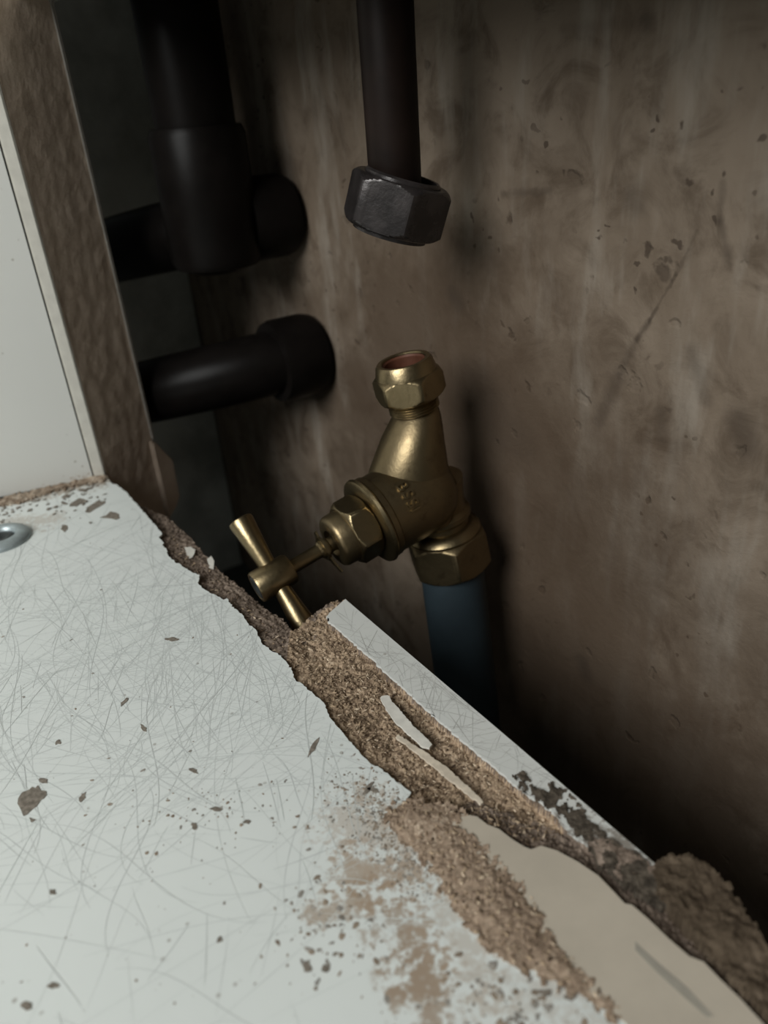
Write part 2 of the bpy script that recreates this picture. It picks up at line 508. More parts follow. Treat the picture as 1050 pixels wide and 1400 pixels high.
# ------------------------------------------------------------------ the shelf
shelf = thing('cabinet_shelf', 'scratched white chipboard shelf with broken back edge in front of the tap', 'shelf', (0, 0, 0))
EDGE = [(148, 655), (153, 661), (160, 663), (172, 672), (182, 684), (195, 698), (207, 712), (222, 730), (217, 735), (224, 742), (222, 746), (228, 752),
        (230, 759), (234, 763), (241, 770), (246, 771), (252, 776), (262, 782), (273, 787), (271, 798), (280, 806), (292, 812), (306, 820), (310, 818), (320, 832),
        (333, 842), (340, 855), (345, 856), (352, 865), (357, 878), (368, 888), (380, 893), (390, 903), (400, 918), (404, 930), (416, 938), (430, 950), (442, 960), (448, 975),
        (458, 990), (470, 1003), (482, 1018), (494, 1032), (508, 1045), (523, 1052), (535, 1063), (550, 1074), (562, 1083), (556, 1092)]
EDGE2 = [(552, 1100), (560, 1122), (566, 1140), (578, 1158), (595, 1180), (610, 1205), (625, 1230), (640, 1255), (660, 1275), (690, 1300), (720, 1318), (750, 1332), (778, 1348),
         (805, 1366), (835, 1385), (856, 1400), (900, 1450), (960, 1540)]
lam_edge = fl(EDGE + EDGE2)
FARL = [(0.13, -.05), (-.36, -.05), (-.36, .225)]
pan0 = at_z(0, 680); pan1 = at_z(145, 650); PD = (pan1 - pan0) / np.linalg.norm(pan1 - pan0)
PN = np.array([PD[1], -PD[0], 0])       # panel face normal, towards the viewer
FARL[-1] = tuple((pan0 - PD * .20)[:2])
lam_poly = ragged(lam_edge, .0008, .00028) if False else None
pts = []
n_e = len(lam_edge)
for i in range(n_e - 1):
    a = np.array(lam_edge[i]); b = np.array(lam_edge[i + 1]); k = max(1, int(np.hypot(*(b - a)) / .0007))
    for q in range(k):
        p = a + (b - a) * q / k
        if q: p = p + (rng.random(2) - .5) * .0006
        pts.append(tuple(p))
pts.append(lam_edge[-1])
lam_o = plate('white_laminate', pts + FARL, -.0007, 0.0, M_LAM, shelf)

# chipboard bodies: one rough solid for the gouged band behind the laminate
ZL = -.0045
notch_back = fl([(150, 655), (186, 683), (205, 692)], -.002) + fl([(226, 706), (246, 723), (262, 738), (280, 760), (300, 780), (320, 797), (345, 818), (370, 838), (391, 853)], ZL)
tip = fl([(399, 857), (404, 852), (412, 848), (425, 838), (434, 831), (440, 829), (450, 822), (458, 819), (472, 819)], -.0007)
back = fl([(560, 895), (700, 1014), (820, 1117), (903, 1188)], -.0007)
lump = fl([(915, 1176), (935, 1174), (962, 1188), (985, 1213), (1005, 1243), (1025, 1265), (1045, 1300), (1075, 1350), (1180, 1500)], -.0007)
inner = [np.array(p) for p in lam_edge]


def pushed(pts_, d):
    out = []
    for i, p in enumerate(pts_):
        a = pts_[max(0, i - 1)]; b = pts_[min(len(pts_) - 1, i + 1)]; t = (np.array(b) - np.array(a)); t /= (np.linalg.norm(t) + 1e-12)
        out.append((p[0] + t[1] * d, p[1] - t[0] * d))
    return out


test = pushed(lam_edge, .003)
# make sure the push goes under the laminate
if in_poly(np.array([test[20][0]]), np.array([test[20][1]]), pts + FARL)[0] == False:
    test = pushed(lam_edge, -.003)
band_poly = test + list(reversed(lump)) + list(reversed(back)) + list(reversed(tip)) + list(reversed(notch_back))
strip_in = fl([(450, 838), (446, 843), (450, 846), (448, 850), (456, 854), (475, 871), (500, 893), (512, 902), (517, 910), (540, 930), (560, 948), (600, 985), (640, 1018), (680, 1052), (705, 1073),
               (730, 1092), (745, 1103), (760, 1113), (772, 1130), (790, 1148), (812, 1160), (850, 1182), (890, 1197)])
strip_out = fl([(472, 819), (560, 894), (700, 1013), (820, 1116), (903, 1187)])


CREAM_R = fl([(622, 1112), (652, 1117), (682, 1134), (716, 1158), (762, 1164), (818, 1198), (852, 1240), (914, 1284), (985, 1340), (1045, 1402), (1120, 1490)])


def band_h(X, Y):
    d1 = dist_poly(X, Y, lam_edge); d2 = dist_poly(X, Y, strip_in); dn = dist_poly(X, Y, notch_back)
    under_strip = in_poly(X, Y, strip_in + strip_out[::-1])
    g = -0.0012 - .0016 * np.clip(d1 / .008, 0, 1)
    left = np.clip((dist_poly(X, Y, fl([(472, 820), (480, 900), (520, 1000)])) - .006) / .02, 0, 1)
    isleft = (Y > at_z(430, 900)[1] - .002) & (X < at_z(420, 850)[0] + .004)
    wl = np.clip((at_z(418, 850)[0] + .001 - X) / .006, 0, 1) * np.clip((Y - at_z(430, 900)[1] + .006) / .008, 0, 1)
    g = g * (1 - wl) + (-.0012 - (-ZL - .0014) * np.clip(1 - dn / .012, 0, 1)) * wl
    dc = dist_poly(X, Y, CREAM_R); g = g + np.clip(1 - dc / .008, 0, 1) * np.clip((at_z(600, 1100)[1] + .004 - Y) / .004, 0, 1) * .0019
    near_tip = np.clip(1 - dist_poly(X, Y, tip[3:]) / .006, 0, 1)
    g = g + near_tip * .0014
    r = (vnoise(X, Y, 900, 2, 3) - .5) * .0011 + (vnoise(X, Y, 220, 4, 2) - .5) * .0012
    r = r + (vnoise(X * 1.7 + Y, Y * .6 - X * .4, 1500, 8, 2) - .5) * .0009
    h = g + r
    h = np.where(d1 < .0035, np.minimum(h, -.00085), h)
    inlam = in_poly(X, Y, pts + FARL)
    h = np.where(inlam, np.minimum(h, -.00085), h)
    h = np.where(under_strip, -.00085, h)
    h = np.where(X + Y * .0 > 9, h, h)
    return h


def band_mat(X, Y):
    left = (X < at_z(395, 870)[0]) & (Y > at_z(395, 905)[1] - .004)
    low = dist_poly(X, Y, fl([(650, 1112), (720, 1140), (800, 1185), (880, 1230)])) < .0055 + (vnoise(X, Y, 300, 3) - .5) * .006
    lmp = (X > at_z(780, 1150)[0]) & (dist_poly(X, Y, lump) < .03) & (X > at_z(860, 1200)[0] - .004)
    jag = (vnoise(X, Y, 400, 6) > .62) & (dist_poly(X, Y, notch_back + tip) < .008)
    under = in_poly(X, Y, strip_in + strip_out[::-1])
    return (left | low | lmp | jag | under).astype(int)


band = height_patch('broken_chipboard', band_poly, .0005, band_h, -.0155, [M_CHIP, M_DARKCHIP], shelf, edge=.0005, mfun=band_mat)
tag(band, 'rough brown raw chipboard where the white face has broken away')
core_pts = [(p[0] - .0035 * 0, p[1]) for p in test[2:-2]]
plate('chipboard_core', [tuple(p) for p in core_pts] + FARL, -.0158, -.0045, M_CHIP, shelf)
plate('underside_laminate', [tuple(p) for p in core_pts] + FARL, -.0166, -.0159, M_LAM, shelf)

sp = []
for i in range(len(strip_in) - 1):
    a = np.array(strip_in[i]); b = np.array(strip_in[i + 1]); k = max(1, int(np.hypot(*(b - a)) / .0007))
    for q in range(k):
        p = a + (b - a) * q / k + ((rng.random(2) - .5) * (.0005 if i < 14 else .0011) if q else 0); sp.append(tuple(p))
strip = plate('back_laminate_strip', sp + strip_out[::-1], -.0008, 0.0, M_STRIP, shelf)
tag(strip, 'narrow white strip left along the straight back edge')
# black grime eaten into the strip
dirt_poly = fl([(703, 1058), (716, 1062), (728, 1078), (742, 1082), (757, 1074), (772, 1082), (786, 1094), (800, 1112), (812, 1128), (824, 1142), (838, 1150), (846, 1160), (826, 1160), (805, 1153), (790, 1146),
                (776, 1126), (762, 1108), (744, 1098), (724, 1084), (708, 1074)])
tag(height_patch('grime_patch', dirt_poly, .0003, lambda X, Y: .0001 + vnoise(X, Y, 900, 3) * .0006 - .0007 * (vnoise(X, Y, 500, 13) > .66), -.0003, [M_DIRT], shelf, edge=.0016, seed=4),
    'black grime eaten into the white strip')
grime2 = fl([(800, 1150), (830, 1148), (860, 1166), (893, 1186), (930, 1200), (940, 1240), (900, 1240), (860, 1210), (820, 1180)])
height_patch('grime_patch', grime2, .0004, lambda X, Y: -.0002 + vnoise(X, Y, 600, 3) * .001, -.0016, [M_DIRT, M_DARKCHIP], shelf, edge=.0014, seed=9,
             mfun=lambda X, Y: (vnoise(X, Y, 350, 21) > .47).astype(int))
# broken lump of chipboard sticking up at the end of the strip
lump_poly = fl([(893, 1190), (905, 1178), (930, 1172), (962, 1186), (990, 1213), (1012, 1243), (1035, 1280), (1060, 1320), (1180, 1480), (1120, 1500), (1050, 1402), (985, 1325), (930, 1262), (900, 1225)])
M_LUMP = m_chip('torn_brown_chipboard', [(.05, .036, .024), (.075, .055, .037), (.105, .078, .053), (.14, .106, .075)], .45)
lo_ = height_patch('torn_lump', lump_poly, .0005, lambda X, Y: .0004 + vnoise(X, Y, 150, 5, 3) * .0028 + (vnoise(X, Y, 700, 2) - .5) * .0012, -.012, [M_LUMP], shelf, edge=.001, seed=12)
tag(lo_, 'dark brown torn lump of chipboard at the end of the back edge')
# cream layer exposed beside the scraped area
cream = fl([(622, 1112), (640, 1115), (652, 1117), (666, 1128), (682, 1134), (700, 1148), (716, 1158), (726, 1162), (732, 1160), (740, 1157), (762, 1164), (790, 1179), (818, 1198), (843, 1224), (854, 1236), (864, 1238), (886, 1257),
            (914, 1284), (942, 1308), (962, 1316), (985, 1340), (1012, 1366), (1045, 1402), (1120, 1490), (1000, 1530), (960, 1540)]) + [tuple(p) for p in fl([(880, 1420), (850, 1395), (790, 1345), (740, 1310), (660, 1250), (610, 1170)])]
cr = plate('cream_layer', cream, -.0009, .0002, M_CREAM, shelf)
tag(cr, 'smooth cream patch beside the scraped brown area')
c_scr = fl([(868, 1288), (880, 1300), (905, 1322), (940, 1352), (975, 1390), (966, 1392), (930, 1360), (895, 1328), (868, 1300)])
plate('cream_scratch', c_scr, .0002, .00026, m_plain('grey_scuff', (.33, .305, .255), .7, var=.1), cr)

# loose wood flakes lying on the broken band (too many to count)
def flakes(name, polys, count, smin, smax, zf, parent, seed, mats=M_FLAKES, wts=(.22, .36, .28, .14), lift=.0002):
    R = np.random.default_rng(seed); V = []; Fc = []; mi = []
    for poly, cnt in zip(polys, count):
        P = np.array(poly); lo = P.min(0); hi = P.max(0); got = 0
        while got < cnt:
            X = lo[0] + R.random(cnt * 3) * (hi[0] - lo[0]); Y = lo[1] + R.random(cnt * 3) * (hi[1] - lo[1])
            ok = in_poly(X, Y, poly); X = X[ok]; Y = Y[ok]; Z = zf(X, Y)
            for x, y, z in zip(X, Y, Z):
                if got >= cnt: break
                L = smin + (smax - smin) * R.random() ** 2.2; Wd = L * (.12 + .35 * R.random()); th = R.random() * 6.283
                tx = (R.random() - .5) * .7; b = len(V)
                u = np.array([math.cos(th), math.sin(th), tx]) * L / 2; v = np.array([-math.sin(th), math.cos(th), (R.random() - .5) * .8]) * Wd / 2
                c = np.array([x, y, z + lift]); up = np.array([0, 0, .00012 + Wd * .12])
                for s1, s2 in ((-1, -.7), (.2, -1), (1, -.3), (.8, .8), (-.5, 1)):
                    V.append(c + u * s1 + v * s2)
                V.append(c + up)
                for q in range(5): Fc.append((b + q, b + (q + 1) % 5, b + 5))
                Fc.append((b + 4, b + 3, b + 2, b + 1, b))
                mi += [int(R.choice(4, p=wts))] * 6; got += 1
    o = mesh_from(name, V, Fc, mats, parent, mi=mi); o['kind'] = 'stuff'
    return o


tan_area = fl([(400, 870), (440, 832), (470, 862), (520, 915), (600, 990), (700, 1075), (770, 1130), (720, 1150), (640, 1112), (575, 1085), (500, 1030), (445, 960)])
grim_area = fl([(215, 712), (262, 742), (300, 785), (345, 822), (392, 858), (430, 945), (370, 885), (340, 850), (280, 800), (245, 768)])
flakes('wood_flakes', [tan_area, grim_area], [3600, 260], .0003, .0016, band_h, shelf, 3)

# flecks chipped out of the white face: larger ones are parts, the fine ones joined
def blob(u, v, w, h, ang, nv, R, z):
    c = at_z(u, v); sx = np.linalg.norm(at_z(u + 1, v) - c); e1 = at_z(u + math.cos(ang), v + math.sin(ang)) - c; e2 = at_z(u - math.sin(ang), v + math.cos(ang)) - c
    out = []
    for k in range(nv):
        th = 2 * math.pi * k / nv; r = .6 + .75 * R.random()
        p = c + e1 * (w / 2 * r * math.cos(th)) + e2 * (h / 2 * r * math.sin(th)); out.append((p[0], p[1]))
    return out


RB = np.random.default_rng(11)
big_chips = [(153, 706, 27, 10, 0), (131, 692, 30, 9, -.5), (236, 874, 18, 6, 0), (428, 1022, 26, 8, -1.0), (170, 960, 12, 6, -.8), (196, 996, 12, 7, .8), (79, 1015, 10, 6, -.3),
             (265, 1054, 12, 6, .6), (60, 1068, 14, 6, .3), (113, 1090, 8, 13, .3), (504, 1077, 28, 7, -.9), (510, 1080, 22, 5, .3), (266, 1129, 9, 9, 0), (295, 1106, 16, 6, .1), (88, 722, 9, 9, 0),
             (337, 1124, 12, 5, 0), (72, 1348, 15, 8, 0), (36, 1376, 14, 12, 0), (72, 1220, 9, 8, 0), (300, 1285, 9, 8, 0), (105, 688, 20, 10, -.3), (780, 1362, 24, 11, -.4), (745, 1358, 18, 9, 0), (420, 1323, 13, 15, 0), (444, 1324, 11, 10, 0)]
for (u, v, wd, hg, an) in big_chips:
    plate('chip', blob(u, v, wd, hg, an, 11, RB, 0), -.0002, .00014, M_GREYCHIP, shelf)
main_chip = fl([(25, 1092), (30, 1084), (40, 1080), (44, 1076), (48, 1078), (52, 1074), (56, 1081), (63, 1082), (64, 1087), (60, 1092), (56, 1094), (50, 1103), (43, 1108), (37, 1114), (32, 1116), (28, 1106), (24, 1099)])
tag(plate('chip', main_chip, -.0002, .00015, M_GREYCHIP, shelf), 'largest grey chip in the white face')
plate('chip', fl([(45, 1120), (40, 1118), (43, 1125), (50, 1121)]), -.0002, .00014, M_GREYCHIP, shelf)


def specks(name, spots, mat, parent, seed, h=.00007):
    R = np.random.default_rng(seed); V = []; Fc = []
    for (u, v, s) in spots:
        c = at_z(u, v); r = s * .5 * np.linalg.norm(at_z(u + 1, v) - c); b = len(V); nv = 7; th0 = R.random() * 6; e = .45 + .5 * R.random()
        for k in range(nv):
            th = 2 * math.pi * k / nv; rr = r * (.6 + .8 * R.random()); x = rr * math.cos(th); y = rr * e * math.sin(th)
            V.append((c[0] + x * math.cos(th0) - y * math.sin(th0), c[1] + x * math.sin(th0) + y * math.cos(th0), h * .5))
        V.append((c[0], c[1], h + .00006))
        for k in range(nv): Fc.append((b + k, b + (k + 1) % nv, b + 7))
    o = mesh_from(name, V, Fc, mat, parent); o['kind'] = 'stuff'; return o


RS = np.random.default_rng(5); spots = []
for _ in range(150):      # scattered
    spots.append((RS.random() * 560 - 5, 700 + RS.random() * 690, 1.5 + 4.5 * RS.random() ** 3))
for _ in range(90):      # cluster
    spots.append((300 + RS.normal() * 60, 1110 + RS.normal() * 28, 2 + 5 * RS.random() ** 2))
for _ in range(1300):      # crumbs by the broken edge
    t = RS.random(); spots.append((480 + 110 * t + RS.normal() * 28, 1075 + 120 * t + RS.normal() * 28, 1.2 + 5.0 * RS.random() ** 2.5))
for _ in range(120):
    spots.append((440 + RS.normal() * 40, 1270 + RS.normal() * 42, 2.5 + 9 * RS.random() ** 2))
for _ in range(90):
    spots.append((690 + RS.normal() * 60, 1370 + RS.normal() * 25, 3 + 12 * RS.random() ** 2))


def ok_spot(u, v):
    p = at_z(u, v); return in_poly(np.array([p[0]]), np.array([p[1]]), pts + FARL)[0]


spots = [q for q in spots if ok_spot(q[0], q[1])]
specks('dirt_specks', spots[::2], m_plain('brown_speck', (.25, .20, .15), .9, var=.3), shelf, 1)
specks('dirt_specks', spots[1::2], m_plain('grey_speck', (.27, .25, .22), .9, var=.3), shelf, 2)

# fine knife scratches over the white face (too many to count)
def scratches(name, count, centre, spread, mat, parent, seed, polyin, lmin, lmax, wmin, wmax):
    R = np.random.default_rng(seed); V = []; Fc = []
    for _ in range(count):
        c = np.array(centre) + R.normal(size=2) * np.array(spread)
        th = R.random() * math.pi; L = lmin + (lmax - lmin) * R.random() ** 1.6; wd = wmin + (wmax - wmin) * R.random() ** 2
        k1 = R.normal() * 5; k2 = R.normal() * 90; m = max(8, int(L / .0022)); P = []; p = c.copy(); a = th
        for q in range(m + 1):
            P.append(p.copy()); ds = L / m; a = a + (k1 + k2 * (q / m - .5)) * ds; p = p + np.array([math.cos(a), math.sin(a)]) * ds
        P = np.array(P); ins = in_poly(P[:, 0], P[:, 1], polyin)
        prev = None; zz = .000015 + 6e-8 * _
        for q in range(m + 1):
            if not ins[q]: prev = None; continue
            t = P[min(m, q + 1)] - P[max(0, q - 1)]; t = t / (np.hypot(*t) + 1e-12); f = wd * (.35 + .65 * math.sin(math.pi * min(1, max(0, q / m)))) / 2
            b = len(V); V.append((P[q][0] - t[1] * f, P[q][1] + t[0] * f, zz)); V.append((P[q][0] + t[1] * f, P[q][1] - t[0] * f, zz))
            if prev is not None: Fc.append((prev, prev + 1, b + 1, b))
            prev = b
    o = mesh_from(name, V, Fc, mat, parent); o['kind'] = 'stuff'; return o


M_SCR = m_plain('scratch_grey', (.60, .63, .61), .5, var=.06, bump=0)
M_SCR2 = m_plain('scratch_dark', (.50, .525, .51), .5, var=.06, bump=0)
sc_c = at_z(250, 900)[:2]
scratches('scratches', 1150, sc_c, (.055, .052), M_SCR, shelf, 31, pts + FARL, .012, .075, .00010, .00030)
scratches('scratches', 420, at_z(300, 930)[:2], (.042, .040), M_SCR2, shelf, 32, pts + FARL, .008, .06, .00008, .00022)
scratches('strip_scratches', 420, at_z(600, 960)[:2], (.022, .03), m_plain('strip_scratch', (.47, .47, .445), .5), shelf, 33, sp + strip_out[::-1], .006, .03, .00010, .00024)
scratches('strip_scratches', 260, at_z(600, 960)[:2], (.022, .03), m_plain('strip_scratch_dark', (.36, .355, .33), .5), shelf, 34, sp + strip_out[::-1], .006, .03, .00010, .0002)

# sawdust heap over the laminate and the cream patch
dust_poly = fl([(532, 1108), (545, 1100), (565, 1096), (590, 1098), (615, 1103), (632, 1112), (628, 1128), (642, 1146), (662, 1164), (685, 1185), (705, 1202), (722, 1218), (738, 1245), (748, 1270), (765, 1292), (785, 1318),
                (805, 1342), (828, 1362), (850, 1392), (838, 1398), (815, 1378), (785, 1362), (760, 1345), (725, 1330), (700, 1322), (672, 1300), (645, 1280), (625, 1252), (610, 1225), (596, 1200), (580, 1178), (562, 1158),
                (545, 1140), (530, 1122)])


def dust_h(X, Y):
    d = dist_poly(X, Y, dust_poly, True)
    return .00025 + np.clip(d / .004, 0, 1) * .0006 + (vnoise(X, Y, 800, 2, 3) - .5) * .0008 + (vnoise(X, Y, 260, 4, 2) - .5) * .0006


dust = height_patch('sawdust', dust_poly, .0004, dust_h, -.0006, [M_DUST], None, edge=.0022, seed=3)
tag(dust, 'heap of brown sawdust between the white face and the cream patch', 'sawdust', kind='stuff')
fk = flakes('sawdust_flakes', [dust_poly], [700], .0003, .0014, dust_h, dust, 8, wts=(.12, .36, .34, .18))

# slivers of laminate lying in the broken groove
def sliver(name, pts_, mat, label, zlift):
    pp = fl(pts_, -.001); pp = ragged(pp, .0006, .00018)
    o = plate(name, pp, zlift, zlift + .0006, mat)
    return tag(o, label, 'sliver', 'slivers in the broken groove')


sliver('laminate_sliver', [(520, 956), (526, 953), (533, 954), (536, 962), (545, 970), (553, 980), (563, 992), (575, 1004), (586, 1014), (591, 1020), (587, 1025), (578, 1023), (566, 1012), (552, 1000), (538, 986), (528, 972)], M_SLIVER,
       'short wide white laminate sliver lying in the brown groove, nearer the tap', -.0010)
sliver('laminate_sliver', [(541, 1009), (545, 1006), (551, 1009), (562, 1018), (580, 1028), (597, 1041), (614, 1053), (628, 1066), (643, 1079), (656, 1092), (661, 1098), (657, 1101), (641, 1088), (624, 1075), (608, 1063), (592, 1048),
                           (573, 1033), (556, 1020)], M_SLIVER2, 'long thin cream sliver lying in the brown groove below the short white one', -.0012)
for q, lab in (([(253, 752), (262, 751), (268, 756), (264, 765), (259, 768), (256, 760)], 'tiny white flake on the dark broken edge, left of its neighbour'),
               ([(284, 765), (289, 761), (293, 768), (292, 778), (286, 777)], 'tiny white flake on the dark broken edge, closer to the tap handle')):
    pp = fl(q, -.004); o = plate('white_flake', ragged(pp, .0006, .00015), -.0042, -.0036, M_SLIVER)
    zz = float(band_h(np.array([pp[0][0]]), np.array([pp[0][1]]))[0]); o.location.z = max(0, zz + .0042 - .0001)
    tag(o, lab, 'flake', 'white flakes on the dark edge')

# ------------------------------------------------------------------ left: white panel with raw upright behind it
BZ = 0.42
panel = thing('side_panel', 'white painted panel standing on the shelf at the left', 'panel', tuple(pan1))
def loc(o): o.matrix_parent_inverse = Matrix.Translation(-Vector(pan1)); return o
bA = pan1 - PD * .0055; bB = pan0 - PD * .20
loc(prism_box('board', [bA, bB, bB - PN * .006, bA - PN * .006], .0002, BZ, M_PANEL, panel))
lp0 = pan1 - PD * .0048
loc(prism_box('edge_lip', [pan1 + PN * .0006, lp0 + PN * .0006, lp0 - PN * .006, pan1 - PN * .006], .0002, BZ, M_LIP, panel, .0006))
ang = math.radians(62); BD = np.array([math.cos(ang), math.sin(ang), 0]); BN = np.array([BD[1], -BD[0], 0])
BW = .0305
upr = thing('chipboard_upright', 'raw brown chipboard upright behind the white panel, with a stub at its foot', 'upright', tuple(pan1))
u0 = pan1 + BD * .0004 + PD * .0004; u1 = u0 + BD * BW


def upright_face():
    bm = bmesh.new(); nu, nz = 26, 260; z0, z1 = -.045, BZ; g = []
    for i in range(nu + 1):
        row = []
        for k in range(nz + 1):
            z = z0 + (z1 - z0) * k / nz; p = u0 + BD * (BW * i / nu)
            d = (noise.noise(Vector((i * .25, z * 150, 1))) * .0003 + noise.noise(Vector((i * .6, z * 500, 4))) * .00012) - .0004
            if i in (0, nu): d = -.0003
            p = p + BN * d
            row.append(bm.verts.new((p[0], p[1], z)))
        g.append(row)
    for i in range(nu):
        for k in range(nz): bm.faces.new((g[i][k], g[i + 1][k], g[i + 1][k + 1], g[i][k + 1]))
    bk = [[bm.verts.new((*(c - BN * .015)[:2], z)) for z in (z0, z1)] for c in (u0 - PD * 0.0, u1)]
    bm.faces.new((bk[0][0], bk[0][1], bk[1][1], bk[1][0]))
    bm.faces.new([g[0][k] for k in range(nz + 1)] + [bk[0][1], bk[0][0]])
    bm.faces.new([g[nu][k] for k in range(nz + 1)][::-1] + [bk[1][0], bk[1][1]])
    bm.faces.new([g[i][nz] for i in range(nu + 1)] + [bk[1][1], bk[0][1]])
    bm.faces.new([g[i][0] for i in range(nu + 1)][::-1] + [bk[0][0], bk[1][0]])
    return bm


loc(bm_obj('board', upright_face(), M_BATTEN, upr))
e0_ = u1 + BD * .0001; e1_ = e0_ + BD * .0012
loc(prism_box('edge_veneer', [e0_ + BN * .0003, e1_ + BN * .0003, e1_ - BN * .015, e0_ - BN * .015], .004, BZ, m_plain('veneer_grey', (.30, .28, .25), .6, var=.1), upr))
# stub at the foot
def stub():
    c = u1 - BD * .002
    P = [(0, .004), (.0025, .003), (.0095, -.008), (.0115, -.011), (.0108, -.030), (.007, -.034), (0, -.038)]
    bm = bmesh.new(); A = []; B = []
    for s, z in P:
        p = c + BD * s + BN * .0012; q = c + BD * s - BN * .014
        A.append(bm.verts.new((p[0], p[1], z))); B.append(bm.verts.new((q[0], q[1], z)))
    n_ = len(P); bm.faces.new(A); bm.faces.new(B[::-1])
    for i in range(n_): bm.faces.new((A[i], B[i], B[(i + 1) % n_], A[(i + 1) % n_]))
    bmesh.ops.recalc_face_normals(bm, faces=bm.faces[:]); bmesh.ops.bevel(bm, geom=bm.edges[:], offset=.0007, segments=2, affect='EDGES')
    return bm


loc(bm_obj('stub', stub(), M_BATTEN, upr))
# dirt collected in the corner between panel and shelf
corner = fl([(-20, 688), (20, 678), (60, 668), (100, 657), (140, 648), (146, 653), (140, 660), (110, 664), (70, 674), (30, 688), (-20, 698)])
cd = height_patch('corner_dirt', corner, .0004, lambda X, Y: -.0001 + vnoise(X, Y, 420, 7, 3) * .0016, -.0001, [m_chip('corner_crumbs', [(.10, .07, .05), (.21, .155, .11), (.36, .29, .22), (.55, .48, .40)], .7)], None, edge=.0025, seed=15)
tag(cd, 'line of brown crumbs where the white panel meets the shelf', 'dirt', kind='stuff')
cr_sp = [(RS.random() * 150 - 5, 0, 0) for _ in range(150)]
cr_sp = [(u, 683 - u * .2 + abs(RS.normal()) * 22, 2 + 8 * RS.random() ** 2) for u, _, _ in cr_sp]
specks('corner_crumbs', cr_sp, M_GREYCHIP, shelf, 21, .0004)

# ------------------------------------------------------------------ washer with a screw, at the left edge of the shelf
wc = at_z(2, 738)
wash = thing('cup_washer', 'grey metal cup washer with a screw on the white shelf beside the panel', 'washer', (wc[0], wc[1], 0))
bm = bmesh.new(); fr = frame((0, 0, 0), (0, 0, 1), (1, 0, 0))
ring_surface(bm, fr, [(.0001, .0108), (.0008, .0108), (.0017, .0100), (.0025, .0086), (.0028, .0072), (.0026, .0062), (.0016, .0054), (.0006, .0050), (.0001, .0050)], 72, close=True)
bm_obj('rim', bm, M_STEEL, wash, sharp=50)
bm = bmesh.new(); ring_surface(bm, fr, [(.0002, .0048), (.0010, .0046), (.0013, .0036), (.0012, .0020), (.0004, .0012)], 48, cap0=True, cap1=True)
bm_obj('screw_head', bm, M_DARKHOLE, wash, sharp=50)

# ------------------------------------------------------------------ the stop tap
Pb = at_d(606, 722, .280); Pt = at_d(551, 492, .250)
AX = (Pt - Pb).normalized()
tap = thing('stop_tap', 'brass stop tap with a tee handle and an open top nut, on the blue pipe', 'tap', tuple(Pb))
def tp(o): o.matrix_parent_inverse = Matrix.Translation(-Pb); return o
VIEW = Vector((0, 0, 0)) + (Vector(EYE) - Pt).normalized()
LEN = (Pt - Pb).length
fm = frame(Pb, AX, VIEW)                      # angle 0 faces the camera
# spindle axis
Gc = at_d(572, 674, .268); Hf = at_d(350, 804, .246)
SA = (Hf - Gc).normalized(); SL = (Hf - Gc).length
fs = frame(Gc, SA, Vector((0, 0, 1)))


def along(u_): return u_ * SL


def neck():
    """Cast body: sloping inlet neck, globe chamber and lower outlet."""
    bm = bmesh.new(); SEG = 56
    def hoop(c, ax_u, ax_v, ru, rv):
        return [bm.verts.new(c + ax_u * (ru * math.cos(2 * math.pi * k / SEG)) + ax_v * (rv * math.sin(2 * math.pi * k / SEG))) for k in range(SEG)]
    o, x, y, a = fm
    right = Vector(RC @ np.array([1, 0, 0])); rr = (right - AX * right.dot(AX)).normalized(); dd = AX.cross(rr).normalized()
    k_ = SA - AX * SA.dot(AX); k_.normalize()
    top = Pb + AX * (LEN - .0178)
    rows = []
    # loft from the threaded socket down and forward to the flange side of the globe
    spec = [(0.0, 0, .0072), (.0010, .0002, .0082), (.0035, .0014, .0094), (.007, .0033, .0108), (.012, .0056, .0123), (.017, .0078, .0138), (.022, .0090, .0145), (.028, .0092, .0146), (.034, .0085, .0136), (.040, .006, .011)]
    for t, sh, r in spec:
        rows.append(hoop(top - AX * t + k_ * sh, rr, dd, r, min(r, .0118)))
    for A, B in zip(rows, rows[1:]):
        for k in range(SEG): bm.faces.new((A[k], A[(k + 1) % SEG], B[(k + 1) % SEG], B[k]))
    bm.faces.new(rows[0]); bm.faces.new(rows[-1][::-1])
    # globe chamber about the spindle axis
    ring_surface(bm, fs, [(-.0120, .004), (-.0110, .0085), (-.0075, .0122), (-.002, .0142), (.006, .0146), (.0165, .0144), (.0170, .0149), (.0190, .0150), (.0192, .0128)], SEG, cap0=True, cap1=True)
    # lower outlet down to the bottom nut
    ring_surface(bm, fm, [(.0005, .0098), (.004, .0098), (.0055, .0112), (.0072, .0112), (.0085, .0098), (.013, .0100), (.020, .0110)], SEG, cap0=True, cap1=True)
    return bm


tp(bm_obj('body', neck(), M_BRASS2, tap, sharp=38))
